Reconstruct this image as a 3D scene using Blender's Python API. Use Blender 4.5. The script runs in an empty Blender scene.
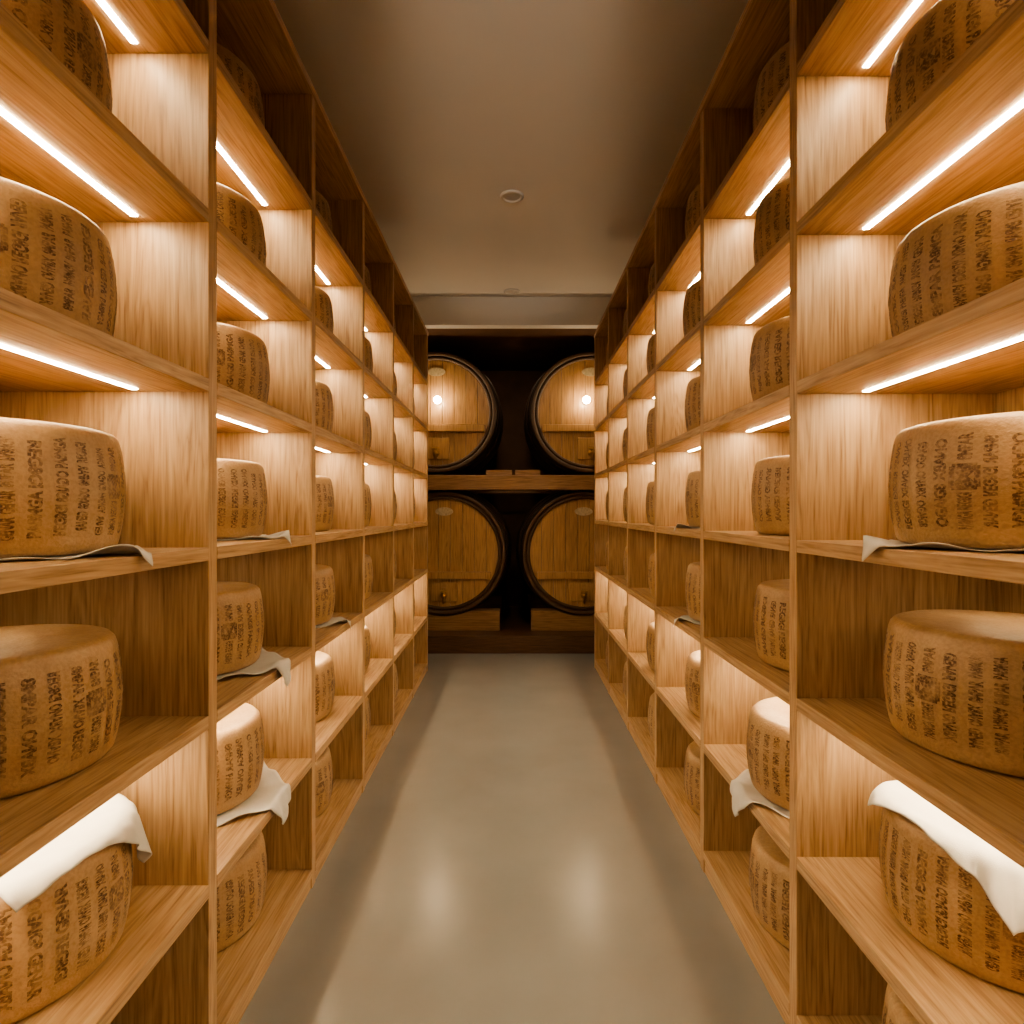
import bpy, bmesh, math, random
from mathutils import Vector, Matrix
random.seed(7)
H=1.205           # camera height above floor
W=0.64            # half corridor width
L=1.085           # inner face of rack backs
scn=bpy.context.scene
scn.view_settings.view_transform='AgX'
try: scn.view_settings.look='AgX - Medium High Contrast'
except Exception: pass
scn.view_settings.exposure=0.33

# ---------------------------------------------------------------- helpers
def link(o,parent=None):
    scn.collection.objects.link(o)
    if parent: o.parent=parent
    return o
def obj_from_bm(bm,name,mats,parent=None,smooth=False,loc=(0,0,0)):
    me=bpy.data.meshes.new(name)
    bmesh.ops.recalc_face_normals(bm,faces=bm.faces)
    bm.to_mesh(me); bm.free()
    for m in mats: me.materials.append(m)
    if smooth:
        for p in me.polygons: p.use_smooth=True
    o=bpy.data.objects.new(name,me); o.location=loc
    return link(o,parent)
def empty(name,loc=(0,0,0)):
    e=bpy.data.objects.new(name,None); e.empty_display_size=.1; e.location=loc
    return link(e)
def add_box(bm,x0,x1,y0,y1,z0,z1,mi=0,bev=0.0):
    x0,x1=min(x0,x1),max(x0,x1)
    vs=[bm.verts.new(p) for p in [(x0,y0,z0),(x1,y0,z0),(x1,y1,z0),(x0,y1,z0),(x0,y0,z1),(x1,y0,z1),(x1,y1,z1),(x0,y1,z1)]]
    fs=[]
    for f in [(0,3,2,1),(4,5,6,7),(0,1,5,4),(1,2,6,5),(2,3,7,6),(3,0,4,7)]:
        fc=bm.faces.new([vs[i] for i in f]); fc.material_index=mi; fs.append(fc)
    if bev>0:
        es=list({e for f in fs for e in f.edges})
        r=bmesh.ops.bevel(bm,geom=es,offset=bev,segments=2,profile=.5,affect='EDGES')
        for f in r['faces']: f.material_index=mi
def box(name,x0,x1,y0,y1,z0,z1,mat,parent=None,bev=0):
    bm=bmesh.new(); add_box(bm,x0,x1,y0,y1,z0,z1,0,bev)
    return obj_from_bm(bm,name,[mat],parent)
def lathe(bm,prof,segs,mi=0,axis='Z',cx=0,cy=0,cz=0):
    rings=[]
    for r,h in prof:
        if r<1e-6:
            p=(cx,cy,cz+h) if axis=='Z' else (cx,cy+h,cz)
            rings.append([bm.verts.new(p)])
        else:
            ring=[]
            for i in range(segs):
                a=2*math.pi*i/segs
                if axis=='Z': p=(cx+r*math.cos(a),cy+r*math.sin(a),cz+h)
                else: p=(cx+r*math.cos(a),cy+h,cz+r*math.sin(a))
                ring.append(bm.verts.new(p))
            rings.append(ring)
    for a,b in zip(rings,rings[1:]):
        for i in range(segs):
            j=(i+1)%segs
            if len(a)==1 and len(b)==1: continue
            if len(a)==1: f=bm.faces.new((a[0],b[i],b[j]))
            elif len(b)==1: f=bm.faces.new((a[i],a[j],b[0]))
            else: f=bm.faces.new((a[i],a[j],b[j],b[i]))
            f.material_index=mi; f.smooth=True

# ---------------------------------------------------------------- materials
def newmat(name):
    m=bpy.data.materials.new(name); m.use_nodes=True
    nt=m.node_tree; b=nt.nodes['Principled BSDF']
    return m,nt,b
def N(nt,t,**k):
    n=nt.nodes.new(t)
    for a,v in k.items():
        if a.startswith('i_'): n.inputs[a[2:].replace('_',' ')].default_value=v
        else: setattr(n,a,v)
    return n
def ramp(nt,fac,stops):
    r=nt.nodes.new('ShaderNodeValToRGB')
    els=r.color_ramp.elements
    while len(els)<len(stops): els.new(.5)
    for e,(p,c) in zip(els,stops):
        e.position=p; e.color=(*c,1) if len(c)==3 else c
    nt.links.new(fac,r.inputs[0]); return r
def wood(name,axis,dark,mid,light,rough=.45,bump=.12,k=1.0):
    m,nt,b=newmat(name)
    tc=N(nt,'ShaderNodeTexCoord')
    sc=[14*k,14*k,14*k]; sc[axis]=.9*k
    mp=N(nt,'ShaderNodeMapping'); mp.inputs['Scale'].default_value=sc
    nt.links.new(tc.outputs['Object'],mp.inputs[0])
    n1=N(nt,'ShaderNodeTexNoise'); n1.inputs['Scale'].default_value=1.0; n1.inputs['Detail'].default_value=5; n1.inputs['Distortion'].default_value=1.2
    nt.links.new(mp.outputs[0],n1.inputs[0])
    sc2=[190*k]*3; sc2[axis]=7*k
    mp2=N(nt,'ShaderNodeMapping'); mp2.inputs['Scale'].default_value=sc2
    nt.links.new(tc.outputs['Object'],mp2.inputs[0])
    n2=N(nt,'ShaderNodeTexNoise'); n2.inputs['Scale'].default_value=1.0; n2.inputs['Detail'].default_value=3
    nt.links.new(mp2.outputs[0],n2.inputs[0])
    mu=N(nt,'ShaderNodeMath',operation='MULTIPLY'); mu.inputs[1].default_value=9
    nt.links.new(n1.outputs[0],mu.inputs[0])
    fr=N(nt,'ShaderNodeMath',operation='PINGPONG'); fr.inputs[1].default_value=.5
    nt.links.new(mu.outputs[0],fr.inputs[0])
    a=N(nt,'ShaderNodeMath',operation='MULTIPLY_ADD'); a.inputs[1].default_value=.42
    nt.links.new(fr.outputs[0],a.inputs[0])
    a2=N(nt,'ShaderNodeMath',operation='MULTIPLY'); a2.inputs[1].default_value=.87
    nt.links.new(n2.outputs[0],a2.inputs[0]); nt.links.new(a2.outputs[0],a.inputs[2])
    r=ramp(nt,a.outputs[0],[(.27,dark),(.5,mid),(.78,light)])
    nt.links.new(r.outputs[0],b.inputs['Base Color'])
    b.inputs['Roughness'].default_value=rough
    bp=N(nt,'ShaderNodeBump'); bp.inputs['Strength'].default_value=bump; bp.inputs['Distance'].default_value=.003
    nt.links.new(a.outputs[0],bp.inputs['Height']); nt.links.new(bp.outputs[0],b.inputs['Normal'])
    return m
OD,OM,OL=(.26,.152,.08),(.42,.272,.152),(.53,.365,.22)
oak_y=wood('oak_lengthwise',1,OD,OM,OL)
oak_z=wood('oak_vertical',2,OD,OM,OL)
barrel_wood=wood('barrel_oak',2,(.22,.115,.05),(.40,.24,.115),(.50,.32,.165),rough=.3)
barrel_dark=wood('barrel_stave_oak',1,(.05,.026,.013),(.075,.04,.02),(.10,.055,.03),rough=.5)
beam_wood=wood('beam_oak',0,(.15,.08,.038),(.25,.145,.07),(.33,.2,.105),rough=.5)
dark_wood=wood('plinth_oak',0,(.055,.03,.016),(.09,.048,.026),(.13,.07,.04),rough=.4)
def plain(name,col,rough=.5,metal=0,nscale=0,namt=.15,bump=0):
    m,nt,b=newmat(name)
    b.inputs['Roughness'].default_value=rough; b.inputs['Metallic'].default_value=metal
    tc=N(nt,'ShaderNodeTexCoord'); n=N(nt,'ShaderNodeTexNoise'); n.inputs['Scale'].default_value=nscale or 8; n.inputs['Detail'].default_value=6
    nt.links.new(tc.outputs['Object'],n.inputs[0])
    r=ramp(nt,n.outputs[0],[(.3,tuple(c*(1-namt) for c in col)),(.7,tuple(min(1,c*(1+namt)) for c in col))])
    nt.links.new(r.outputs[0],b.inputs['Base Color'])
    if bump:
        bp=N(nt,'ShaderNodeBump'); bp.inputs['Strength'].default_value=bump; bp.inputs['Distance'].default_value=.004
        nt.links.new(n.outputs[0],bp.inputs['Height']); nt.links.new(bp.outputs[0],b.inputs['Normal'])
    return m,nt,b
ceil_m=plain('ceiling_plaster',(.66,.67,.68),.6,0,3,.01)[0]
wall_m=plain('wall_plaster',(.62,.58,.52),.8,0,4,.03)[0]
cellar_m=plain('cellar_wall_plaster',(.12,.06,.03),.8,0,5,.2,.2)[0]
iron_m=plain('hoop_iron',(.05,.036,.028),.45,.5,30,.3)[0]
brass_m=plain('brass',(.5,.32,.12),.35,.9,30,.1)[0]
plaque_m=plain('plaque_enamel',(.5,.42,.28),.4,0,60,.2)[0]
cloth_m,cnt,cb=plain('linen_cloth',(.60,.59,.57),.9,0,25,.05)
_tc=N(cnt,'ShaderNodeTexCoord'); _w=N(cnt,'ShaderNodeTexNoise'); _w.inputs['Scale'].default_value=600
cnt.links.new(_tc.outputs['Object'],_w.inputs[0]); _b=N(cnt,'ShaderNodeBump'); _b.inputs['Strength'].default_value=.3; _b.inputs['Distance'].default_value=.001
cnt.links.new(_w.outputs[0],_b.inputs['Height']); cnt.links.new(_b.outputs[0],cb.inputs['Normal'])
metal_m=plain('downlight_trim',(.60,.60,.60),.6,0,20,.03)[0]
lens_m=plain('downlight_lens',(.50,.50,.50),.5,0,20,.03)[0]
# floor: polished concrete
floor_m,nt,b=newmat('polished_concrete')
tc=N(nt,'ShaderNodeTexCoord')
n=N(nt,'ShaderNodeTexNoise'); n.inputs['Scale'].default_value=3; n.inputs['Detail'].default_value=4
nt.links.new(tc.outputs['Object'],n.inputs[0])
r=ramp(nt,n.outputs[0],[(.2,(.235,.24,.246)),(.8,(.275,.28,.286))]); nt.links.new(r.outputs[0],b.inputs['Base Color'])
b.inputs['Roughness'].default_value=.22
b.inputs['IOR'].default_value=1.9
n3=N(nt,'ShaderNodeTexNoise'); n3.inputs['Scale'].default_value=60; nt.links.new(tc.outputs['Object'],n3.inputs[0])
bp=N(nt,'ShaderNodeBump'); bp.inputs['Strength'].default_value=.05; bp.inputs['Distance'].default_value=.002
nt.links.new(n3.outputs[0],bp.inputs['Height']); nt.links.new(bp.outputs[0],b.inputs['Normal'])
def emis(name,col,st):
    m=bpy.data.materials.new(name); m.use_nodes=True; nt=m.node_tree
    nt.nodes.remove(nt.nodes['Principled BSDF'])
    e=nt.nodes.new('ShaderNodeEmission'); e.inputs[0].default_value=(*col,1); e.inputs[1].default_value=st
    nt.links.new(e.outputs[0],nt.nodes['Material Output'].inputs[0]); return m
LED=(1,.77,.46)
led_m=emis('led_warm',LED,86); led_dim=emis('led_warm_dim',LED,20)
highlight_m=emis('highlight_glow',(1,.74,.44),110)  # glow for the highlights added on the upper barrel heads
# cheese
def rind(name,ink):
    m,nt,b=newmat(name)
    tc=N(nt,'ShaderNodeTexCoord'); oi=N(nt,'ShaderNodeObjectInfo')
    ad=N(nt,'ShaderNodeVectorMath',operation='MULTIPLY_ADD'); ad.inputs[1].default_value=(1,1,1)
    cmb=N(nt,'ShaderNodeCombineXYZ'); ml=N(nt,'ShaderNodeMath',operation='MULTIPLY'); ml.inputs[1].default_value=13
    nt.links.new(oi.outputs['Random'],ml.inputs[0]); nt.links.new(ml.outputs[0],cmb.inputs[0])
    nt.links.new(tc.outputs['Object'],ad.inputs[0]); nt.links.new(cmb.outputs[0],ad.inputs[2])
    n1=N(nt,'ShaderNodeTexNoise'); n1.inputs['Scale'].default_value=9; n1.inputs['Detail'].default_value=6
    n2=N(nt,'ShaderNodeTexNoise'); n2.inputs['Scale'].default_value=180; n2.inputs['Detail'].default_value=3
    for q in (n1,n2): nt.links.new(ad.outputs[0],q.inputs[0])
    r=ramp(nt,n1.outputs[0],[(.3,(.37,.23,.122)),(.55,(.45,.298,.168)),(.75,(.51,.35,.208))])
    mx=N(nt,'ShaderNodeMix',data_type='RGBA',blend_type='MULTIPLY'); mx.inputs[0].default_value=.35
    r2=ramp(nt,n2.outputs[0],[(.35,(.6,.55,.5)),(.6,(1,1,1))])
    nt.links.new(r.outputs[0],mx.inputs[6]); nt.links.new(r2.outputs[0],mx.inputs[7])
    out=mx.outputs[2]
    if ink:
        v=N(nt,'ShaderNodeTexVoronoi'); v.inputs['Scale'].default_value=210; nt.links.new(ad.outputs[0],v.inputs[0])
        n4=N(nt,'ShaderNodeTexNoise'); n4.inputs['Scale'].default_value=40; n4.inputs['Detail'].default_value=3; nt.links.new(ad.outputs[0],n4.inputs[0])
        r3=ramp(nt,v.outputs['Distance'],[(.40,(1,1,1)),(.75,(.35,.35,.35))])
        r4=ramp(nt,n4.outputs[0],[(.36,(.35,)*3),(.58,(.95,)*3)])
        f=N(nt,'ShaderNodeMath',operation='MULTIPLY'); nt.links.new(r3.outputs[0],f.inputs[0]); nt.links.new(r4.outputs[0],f.inputs[1])
        mi=N(nt,'ShaderNodeMix',data_type='RGBA'); nt.links.new(f.outputs[0],mi.inputs[0]); nt.links.new(out,mi.inputs[6])
        mi.inputs[7].default_value=(.10,.048,.022,1); out=mi.outputs[2]
    nt.links.new(out,b.inputs['Base Color'])
    b.inputs['Roughness'].default_value=.5
    bp=N(nt,'ShaderNodeBump'); bp.inputs['Strength'].default_value=.35; bp.inputs['Distance'].default_value=.003
    nt.links.new(n2.outputs[0],bp.inputs['Height'])
    bp2=N(nt,'ShaderNodeBump'); bp2.inputs['Strength'].default_value=.4; bp2.inputs['Distance'].default_value=.01
    nt.links.new(n1.outputs[0],bp2.inputs['Height']); nt.links.new(bp.outputs[0],bp2.inputs['Normal'])
    nt.links.new(bp2.outputs[0],b.inputs['Normal'])
    return m
rind_m=rind('cheese_rind',False); ink_m=rind('cheese_rind_stamp',True)

# ---------------------------------------------------------------- cheese mesh
PROF=[(0,0),(.09,0),(.162,.0),(.171,.003),(.177,.010),(.1805,.022),(.1845,.045),(.188,.075),(.190,.11),(.188,.145),(.1845,.175),(.1815,.196),(.178,.208),(.171,.216),(.162,.219),(.12,.2185),(.06,.218),(0,.218)]
def prof_r(z):
    for (r0,z0),(r1,z1) in zip(PROF[3:14],PROF[4:15]):
        if z0<=z<=z1: return r0+(r1-r0)*(z-z0)/max(1e-6,z1-z0)
    return .17
def text_mesh(body,bold=.05):
    cu=bpy.data.curves.new('t','FONT'); cu.body=body; cu.size=1; cu.resolution_u=2
    cu.offset=bold; cu.space_character=.95
    o=bpy.data.objects.new('t',cu); scn.collection.objects.link(o)
    bpy.context.view_layer.update()
    dg=bpy.context.evaluated_depsgraph_get()
    me=o.evaluated_get(dg).to_mesh()
    vs=[(v.co.x,v.co.y) for v in me.vertices]; fs=[tuple(p.vertices) for p in me.polygons]
    o.evaluated_get(dg).to_mesh_clear()
    bpy.data.objects.remove(o); bpy.data.curves.remove(cu)
    xs=[v[0] for v in vs]; ys=[v[1] for v in vs]
    x0,x1,y0,y1=min(xs),max(xs),min(ys),max(ys)
    return [((x-x0)/(x1-x0)-.5,(y-y0)/(y1-y0)-.5) for x,y in vs],fs
T=[text_mesh(s) for s in ('PA8MGA','REG8GI','8MPAR','ONABX','GENAR','OGAIG8')]
def stamp(bm,u,v,verts,faces):
    ok=[]
    for du,dv in verts:
        z=v+dv; r=prof_r(z)+.0009; a=(u+du)/.19
        ok.append(bm.verts.new((r*math.cos(a),r*math.sin(a),z)))
    for f in faces:
        try:
            fc=bm.faces.new([ok[i] for i in f]); fc.material_index=1
        except ValueError: pass
def quad_strip(p,q,w,n=6):
    dx,dy=q[0]-p[0],q[1]-p[1]; l=math.hypot(dx,dy); nx,ny=-dy/l*w/2,dx/l*w/2
    vs=[];fs=[]
    for i in range(n+1):
        t=i/n; x=p[0]+dx*t; y=p[1]+dy*t; vs+= [(x+nx,y+ny),(x-nx,y-ny)]
    for i in range(n): fs.append((2*i,2*i+2,2*i+3,2*i+1))
    return vs,fs
def cheese_mesh(seed):
    rnd=random.Random(seed)
    bm=bmesh.new(); lathe(bm,PROF,72)
    bmesh.ops.recalc_face_normals(bm,faces=bm.faces)
    ncol=34; circ=2*math.pi*.19; sp=circ/ncol
    special={3,12,20,29}
    for i in range(ncol):
        u=i*sp+rnd.uniform(-.0015,.0015)
        if i in special:
            vc=.118; q=.0175
            for p0,p1 in [((-q,-q),(q,-q)),((-q,q),(q,q)),((-q,-q),(-q,q)),((q,-q),(q,q)),((-.012,-.013),(.012,.013)),((-.012,.013),(.012,-.013)),((0,-q),(0,q))]:
                stamp(bm,u,vc,*quad_strip(p0,p1,.0085))
            for k,(a,b_) in enumerate(((.032,.062),(.064,.092),(.145,.19))):
                tv,tf=T[k]
                stamp(bm,u,(a+b_)/2,[(-y*.022,x*(b_-a)) for x,y in tv],tf)
            continue
        lo=.026+rnd.uniform(0,.012); hi=.196-rnd.uniform(0,.012)
        nb=rnd.choice((2,3,4)); wd=rnd.uniform(.0185,.0215)
        for k in range(nb):
            a=lo+(hi-lo)*k/nb+.002; b_=lo+(hi-lo)*(k+1)/nb-.002
            tv,tf=rnd.choice(T); fl=rnd.choice((1,-1)); f2=rnd.choice((1,-1))
            stamp(bm,u+rnd.uniform(-.001,.001),(a+b_)/2,[(-fl*y*wd,f2*x*(b_-a)) for x,y in tv],tf)
    me=bpy.data.meshes.new('cheese_wheel'); bm.to_mesh(me); bm.free()
    me.materials.append(rind_m); me.materials.append(ink_m)
    return me
CM=[cheese_mesh(1),cheese_mesh(2)]
def cheese(x,y,z,rot=None,s=1.0,lift=.001):
    o=bpy.data.objects.new('cheese_wheel',random.choice(CM))
    o.location=(x,y,z+lift); o.rotation_euler=(0,0,random.uniform(0,6.28) if rot is None else rot); o.scale=(s,s,1.0+random.uniform(-.04,-.01))
    link(o); return o

# ---------------------------------------------------------------- racks
LEV0=[-1.143,-.787,-.430,-.075,.282,.639,.995,1.365]
def levs(sg): return [l+(.012 if sg>0 else 0) for l in LEV0]
TH=.028; PT=.036
def rack(sg,y1,B,nb=(-3,5)):
    LEV=levs(sg); dz=.012 if sg>0 else 0
    e=empty('cheese_rack',(sg*(W+.2),0,0))
    posts=[y1+B*k for k in range(nb[0],nb[1]+1)]
    inv=Matrix.Translation((-sg*(W+.2),0,0))
    def fin(o): o.matrix_parent_inverse=inv; return o
    bm=bmesh.new()
    for y in posts: add_box(bm,sg*W,sg*L,y-PT/2,y+PT/2,0,H+LEV[-1]-TH,0,.0015)
    fin(obj_from_bm(bm,'dividers',[oak_z],e))
    bm=bmesh.new()
    for i,l in enumerate(LEV):
        if l>1.3:
            add_box(bm,sg*(W-.004),sg*L,posts[0]-PT/2,posts[-1]+PT/2,H+l-TH,H+l,0,.0015)
        else:
            for a,b_ in zip(posts,posts[1:]):
                add_box(bm,sg*(W-.0005),sg*L,a+PT/2,b_-PT/2,H+l-TH,H+l,0,.0015)
    fin(obj_from_bm(bm,'shelves',[oak_y],e))
    bm=bmesh.new(); add_box(bm,sg*L,sg*(L+.018),posts[0]-PT/2,posts[-1]+PT/2,0,H+LEV[-1])
    fin(obj_from_bm(bm,'back_panel',[oak_z],e))
    bm=bmesh.new()
    for a,b_ in zip(posts,posts[1:]): add_box(bm,sg*(W+.004),sg*(W+.024),a+PT/2,b_-PT/2,0,H+LEV[0]-TH)
    fin(obj_from_bm(bm,'kick_board',[oak_y],e))
    bm=bmesh.new(); bm2=bmesh.new()
    for a,b_ in zip(posts,posts[1:]):
        for l in (.995,.639,.282,-.43):
            z=H+l-TH+dz
            add_box(bm,sg*.771,sg*.784,a+PT/2+.02,b_-PT/2-.03,z-.002,z-.0002)
        z=H-.075-TH+dz
        add_box(bm2,sg*.92,sg*.935,a+.2,b_-.15,z-.002,z-.0002)
    fin(obj_from_bm(bm,'led_strips',[led_m],e)); fin(obj_from_bm(bm2,'led_strips_dim',[led_dim],e))
    return posts
BL,BR=.653,.655
PL=rack(-1,1.284,BL); PR=rack(1,1.367,BR)

ADJ={(-1,0,3):.02,(-1,0,1):.03,(-1,0,4):-.012,(-1,0,5):-.012,(1,0,3):-.025,(1,0,4):-.027,(1,0,5):-.03,(1,0,1):.02}
cell={}
for sg,P in ((-1,PL),(1,PR)):
    LEV=levs(sg)
    for bi,(a,b_) in enumerate(zip(P,P[1:])):
        for ri,l in enumerate(LEV[:-1]):
            cx=.885 if sg<0 else (.89 if bi<=2 else .858)
            yc=(a+b_)/2+(.05 if sg<0 else (.04 if bi==2 else -.05))+random.uniform(-.012,.012)
            xc=sg*(cx+random.uniform(-.008,.008))
            if bi<2: yc-=.04
            yc+=ADJ.get((sg,bi-2,ri),0)
            cell[(sg,bi-2,ri)]=(xc,yc,H+l)
CL={(-1,0,3):.015,(-1,1,3):.015,(-1,1,2):.045,(-1,1,1):.06,(1,0,3):.02,(1,1,1):.065,(-1,2,2):.018,(1,2,2):.02,(1,2,3):.012}
for k,(x,y,z) in cell.items():
    hang=k in CL
    cheese(x,y,z,s=random.uniform(.985,1.02),lift=.0045 if hang else .001)

# ---------------------------------------------------------------- cloths
def cloth_under(sg,c,hang,seed):
    rnd=random.Random(seed); x0,y0,z0=c
    half=(abs(x0)-W+hang)/math.sqrt(2)
    n=56; bm=bmesh.new(); g=[]
    rot=math.pi/4+rnd.uniform(-.12,.12); ph=rnd.uniform(0,6)
    for i in range(n+1):
        row=[]
        for j in range(n+1):
            a=(i/n*2-1)*half*1.04; b_=(j/n*2-1)*half*1.04
            dx=a*math.cos(rot)-b_*math.sin(rot); dy=a*math.sin(rot)+b_*math.cos(rot)
            lat=abs(x0)+dx; r=math.hypot(dx,dy)
            wr=max(0,r-.17)*(.5+.5*math.sin(11*math.atan2(dy,dx)+ph))*.22
            wr+=max(0,r-.18)*.06*(1+math.sin(60*dy+ph))
            z=z0+.0012+wr; yy=y0+dy
            if lat>L-.01: lat=L-.01
            if lat<W-.004:
                over=(W-.004)-lat
                f=.012*math.sin(70*dy+ph)*min(1,over/.03)
                lat=W-.0075-min(over,.02)*.35-abs(f)*.8; z=z0+.002+wr*max(0,1-over/.02)-over; yy=y0+dy*(1-over*1.5)
            row.append(bm.verts.new((sg*lat,yy,z)))
        g.append(row)
    for i in range(n):
        for j in range(n):
            f=bm.faces.new((g[i][j],g[i+1][j],g[i+1][j+1],g[i][j+1])); f.smooth=True
    o=obj_from_bm(bm,'linen_cloth',[cloth_m],smooth=True)
    s=o.modifiers.new('thick','SOLIDIFY'); s.thickness=.0015; s.offset=1
    return o
for i,(k,h) in enumerate(CL.items()): cloth_under(k[0],cell[k],h,i+3)
def cloth_over(c,rot,half,seed,off=(0,0),flare=.2):
    x0,y0,z0=c; top=z0+.2225; bm=bmesh.new(); n=80; g=[]; rnd=random.Random(seed); ph=rnd.uniform(0,6)
    for i in range(n+1):
        row=[]
        for j in range(n+1):
            a=(i/n*2-1)*half; b_=(j/n*2-1)*half
            dx=a*math.cos(rot)-b_*math.sin(rot)+off[0]; dy=a*math.sin(rot)+b_*math.cos(rot)+off[1]
            r=math.hypot(dx,dy); th=math.atan2(dy,dx); R0=.172
            wr=.0022*(1+math.sin(23*dx+17*dy+ph))+.0015*(1+math.sin(41*dy-19*dx))
            if r<R0:
                p=(dx,dy,top+wr)
            else:
                e=r-R0; arc=.022
                if e<arc*1.57: q=R0+arc*math.sin(e/arc); d=arc*(1-math.cos(e/arc))
                else: q=R0+arc; d=arc+(e-arc*1.57)
                fl=max(0,e-.01)
                q+=fl*flare*(1+math.sin(9*th+ph))+fl*.10*(1+math.sin(27*th))
                p=(q*math.cos(th),q*math.sin(th),top+wr-d)
            row.append(bm.verts.new((x0+p[0],y0+p[1],p[2])))
        g.append(row)
    for i in range(n):
        for j in range(n):
            f=bm.faces.new((g[i][j],g[i+1][j],g[i+1][j+1],g[i][j+1])); f.smooth=True
    o=obj_from_bm(bm,'linen_cloth',[cloth_m],smooth=True)
    s=o.modifiers.new('thick','SOLIDIFY'); s.thickness=.0015; s.offset=1
cloth_over(cell[(-1,0,1)],math.radians(-16),.17,5,(.04,.052),.04)
cloth_over(cell[(1,0,1)],math.radians(6),.172,8,(-.01,-.05),.14)

# ---------------------------------------------------------------- room
CH=H+1.813; YB=5.06; Y0=-1.1; WX=L+.02
box('floor',-1.6,1.6,Y0-.1,6.9,-.06,0,floor_m)
box('ceiling',-WX-.1,WX+.1,Y0-.1,YB+.1,CH,CH+.08,ceil_m)
box('wall_left',-WX-.1,-WX,Y0-.1,YB,0,CH,wall_m)
box('wall_right',WX,WX+.1,Y0-.1,YB,0,CH,wall_m)
box('wall_rear',-WX,WX,Y0-.1,Y0,0,CH,wall_m)
box('wall_soffit',-WX-.1,WX+.1,YB,YB+.1,H+1.577,CH,ceil_m)
AX=1.42
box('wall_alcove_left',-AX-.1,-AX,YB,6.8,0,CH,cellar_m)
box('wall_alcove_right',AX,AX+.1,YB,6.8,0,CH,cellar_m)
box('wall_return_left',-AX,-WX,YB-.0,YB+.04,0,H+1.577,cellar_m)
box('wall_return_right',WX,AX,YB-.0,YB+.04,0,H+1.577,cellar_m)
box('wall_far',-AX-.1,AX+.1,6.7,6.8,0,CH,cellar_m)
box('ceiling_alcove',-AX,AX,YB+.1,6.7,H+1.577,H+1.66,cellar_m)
box('trim_plinth',-AX,AX,YB+.045,6.7,0,H-1.055,dark_wood,bev=.004)

# ---------------------------------------------------------------- barrels
def barrel(cx,cz,R,bar,yf=5.33,Ln=1.15):
    e=empty('wine_barrel',(cx,yf,cz))
    bm=bmesh.new()
    pr=[]
    n=14; bul=.055
    pr.append((R-.035,.045)); pr.append((R-.03,0.0)); pr.append((R-.004,0.0))
    for i in range(n+1):
        t=i/n; pr.append((R+bul*math.sin(math.pi*t),t*Ln+.002))
    pr.append((0,Ln+.002))
    lathe(bm,pr,72,0,'Y')
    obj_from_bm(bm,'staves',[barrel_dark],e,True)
    bm=bmesh.new()
    for a,b_ in ((.004,.055),(.11,.155),(.28,.325),(.83,.87),(1.0,1.04),(1.09,1.145)):
        ra=R+bul*math.sin(math.pi*a/Ln)+.004; rb=R+bul*math.sin(math.pi*b_/Ln)+.004
        lathe(bm,[(ra-.006,a),(ra,a),(rb,b_),(rb-.006,b_)],72,0,'Y')
    obj_from_bm(bm,'hoops',[iron_m],e)
    bm=bmesh.new()
    lathe(bm,[(R-.036,.05),(R-.036,.012),(R-.062,.012),(R-.066,.05)],72,0,'Y')
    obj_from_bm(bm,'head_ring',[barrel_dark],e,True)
    bm=bmesh.new(); rr=R-.062; k=9; wd=2*rr/k
    for i in range(k):
        x0=-rr+i*wd+.0015; x1=x0+wd-.003; m=10; up=[];dn=[]
        for j in range(m+1):
            x=x0+(x1-x0)*j/m; z=math.sqrt(max(0,rr*rr-x*x)); up.append((x,z)); dn.append((x,-z))
        pts=dn+up[::-1]; yo=.034+random.uniform(-.0012,.0012)
        pts=[p for q,p in enumerate(pts) if q==0 or math.hypot(p[0]-pts[q-1][0],p[1]-pts[q-1][1])>1e-5]
        if math.hypot(pts[0][0]-pts[-1][0],pts[0][1]-pts[-1][1])<1e-5: pts.pop()
        f=[bm.verts.new((p[0],yo,p[1])) for p in pts]; bk=[bm.verts.new((p[0],yo+.025,p[1])) for p in pts]
        bm.faces.new(f); bm.faces.new(bk[::-1])
        for q in range(len(f)): w=(q+1)%len(f); bm.faces.new((f[q],bk[q],bk[w],f[w]))
    obj_from_bm(bm,'head_planks',[barrel_wood],e)
    bm=bmesh.new(); hw=math.sqrt(rr*rr-(abs(bar)+.03)**2)-.01
    add_box(bm,-hw,hw,.002,.036,bar-.032,bar+.032,0,.005)
    obj_from_bm(bm,'cross_bar',[barrel_wood],e)
    bm=bmesh.new()
    dz=-rr+.05; add_box(bm,-.12,.12,.014,.036,dz,dz+.17 if bar<-.17 else dz+.2,0,.01)
    add_box(bm,-.015,.015,.004,.016,dz+.01,dz+.13,0,.003)
    obj_from_bm(bm,'inspection_door',[barrel_wood],e)
    bm=bmesh.new(); tz=dz+.03
    lathe(bm,[(0,-.05),(.014,-.05),(.018,-.04),(.014,-.03),(.014,.0),(.03,.004),(.03,.014)],16,0,'Y',0,0,tz+.03)
    lathe(bm,[(0,-.07),(.011,-.07),(.011,.02),(.018,.024),(.018,.034),(0,.034)],14,0,'Z',0,-.035,tz+.03)
    add_box(bm,-.034,.034,-.042,-.028,tz+.064,tz+.076,0,.002)
    obj_from_bm(bm,'tap',[brass_m],e)
    bm=bmesh.new(); n=32
    f=[bm.verts.new((.08*math.cos(2*math.pi*i/n),.026,R*.68+.038*math.sin(2*math.pi*i/n))) for i in range(n)]
    k2=[bm.verts.new((.08*math.cos(2*math.pi*i/n),.034,R*.68+.038*math.sin(2*math.pi*i/n))) for i in range(n)]
    bm.faces.new(f)
    for q in range(n): w=(q+1)%n; bm.faces.new((f[q],k2[q],k2[w],f[w]))
    obj_from_bm(bm,'plaque',[plaque_m],e)
    return e
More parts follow.
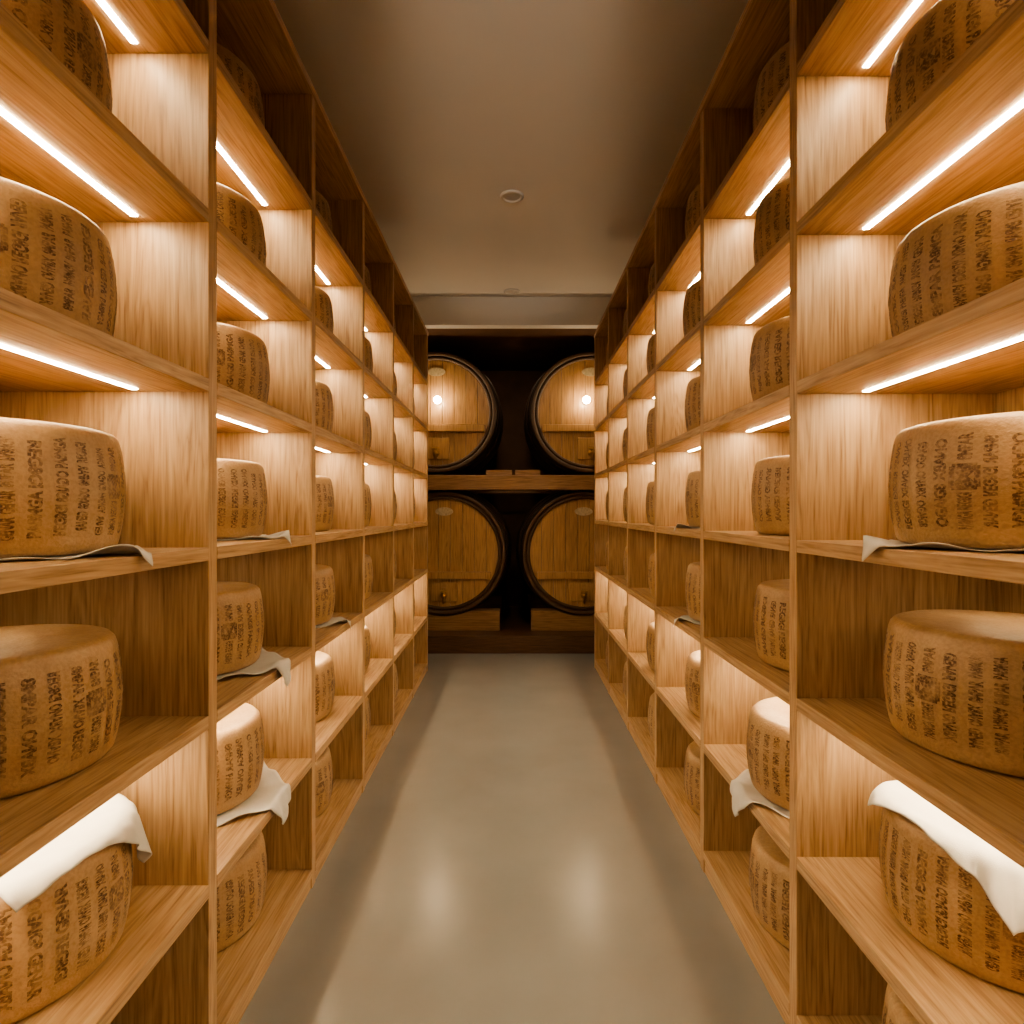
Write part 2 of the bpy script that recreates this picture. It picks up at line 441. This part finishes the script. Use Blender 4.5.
barrel(-.675,H+.888,.535,-.14); barrel(.705,H+.888,.535,-.14)
barrel(-.605,H-.366,.545,-.20); barrel(.640,H-.366,.545,-.20)
e=empty('barrel_stand')
box('beam_front',-AX+.005,AX-.005,5.27,5.42,H+.194,H+.325,beam_wood,e,.006)
box('beam_rear',-AX+.005,AX-.005,6.3,6.45,H+.194,H+.325,beam_wood,e,.006)
def saddle(name,x0,x1,cx,cz,R,zb,cap,y0,y1,par):
    bm=bmesh.new(); n=24; tp=[]
    for i in range(n+1):
        x=x0+(x1-x0)*i/n; d=R*R-(x-cx)**2
        z=cz-math.sqrt(d) if d>0 else cap
        tp.append((x,max(zb+.005,min(cap,z))))
    pts=[(x0,zb)]+tp+[(x1,zb)]
    f=[bm.verts.new((p[0],y0,p[1])) for p in pts]; b2=[bm.verts.new((p[0],y1,p[1])) for p in pts]
    bm.faces.new(f); bm.faces.new(b2[::-1])
    for q in range(len(f)): w=(q+1)%len(f); bm.faces.new((f[q],b2[q],b2[w],f[w]))
    return obj_from_bm(bm,name,[beam_wood],par)
for i,(cx,a,b_) in enumerate(((-.605,-1.1,-.11),(.64,.17,1.13))):
    saddle(f'saddle_{i+1}',a,b_,cx,H-.366,.562,H-1.055,H-.88,5.34,5.48,e)
    saddle(f'saddle_rear_{i+1}',a,b_,cx,H-.366,.562,H-1.055,H-.88,6.3,6.42,e)
saddle('wedge_1',-.23,.0,-.675,H+.888,.556,H+.325,H+.375,5.34,5.42,e)
saddle('wedge_2',.03,.25,.705,H+.888,.556,H+.325,H+.375,5.34,5.42,e)
for x in (-.655,.655):
    l=empty('highlight_standin',(x,5.30,H+.985))  # added glowing ball in place of the reflected highlight on the barrel head
    bm=bmesh.new(); bmesh.ops.create_uvsphere(bm,u_segments=20,v_segments=12,radius=.033,matrix=Matrix.Translation((0,-.03,0)))
    obj_from_bm(bm,'bulb',[highlight_m],l,True)
    bm=bmesh.new(); lathe(bm,[(0,.05),(.022,.05),(.022,.0),(.016,-.008)],20,0,'Y')
    obj_from_bm(bm,'highlight_mount',[brass_m],l,True)
# ceiling downlights with real spots
def spot(name,loc,target,pw,ang,blend,col,rad=.05,parent=None):
    d=bpy.data.lights.new(name,'SPOT'); d.energy=pw; d.spot_size=math.radians(ang); d.spot_blend=blend; d.color=col; d.shadow_soft_size=rad
    o=bpy.data.objects.new(name,d); o.location=loc
    o.rotation_euler=(Vector(target)-Vector(loc)).to_track_quat('-Z','Y').to_euler(); link(o); return o
for y in (-.9,.5,1.9,3.44,4.93):
    bm=bmesh.new()
    lathe(bm,[(.052,0),(.068,-.001),(.07,-.004),(.06,-.012),(.05,-.010),(.046,.0)],40,0,'Z')
    lathe(bm,[(.048,-.004),(0,-.004)],40,1,'Z')
    obj_from_bm(bm,'ceiling_downlight',[metal_m,lens_m],None,True,(0,y,CH))
    if y<4.5: spot('downlight_beam',(0,y,CH-.03),(0,y,0),8,40,1,(1,.88,.74),.05)
spot('barrel_wash_beam',(0,3.44,CH-.03),(0,5.6,H+.1),34,62,1,(1,.80,.58),.05)
# added fill light behind the soffit, lifts the dark alcove
spot('alcove_fill',(0,5.5,H+1.55),(0,6.6,H+.3),9,130,1,(1,.78,.55),.05)
# added uplighter, unseen behind the camera, to give the ceiling its glow
l=empty('added_uplighter',(0,Y0+.12,2.25))
bm=bmesh.new(); lathe(bm,[(0,-.09),(.03,-.09),(.075,0),(.072,0),(.028,-.084),(0,-.084)],32,0,'Z')
add_box(bm,-.03,.03,-.12,-.02,-.09,-.05)
obj_from_bm(bm,'added_shade',[metal_m],l)
spot('ceiling_fill_beam',(0,Y0+.12,2.27),(0,2.3,CH),260,20,1.0,(1,.80,.58),.05)

w=bpy.data.worlds.new('World'); scn.world=w; w.use_nodes=True
w.node_tree.nodes['Background'].inputs[0].default_value=(.02,.016,.012,1)

cam=bpy.data.cameras.new('Camera'); cam.sensor_width=36; cam.lens=36*600/1024; cam.clip_start=.02
co=bpy.data.objects.new('Camera',cam); co.location=(0,0,H); co.rotation_euler=(math.pi/2,0,0); link(co)
scn.camera=co
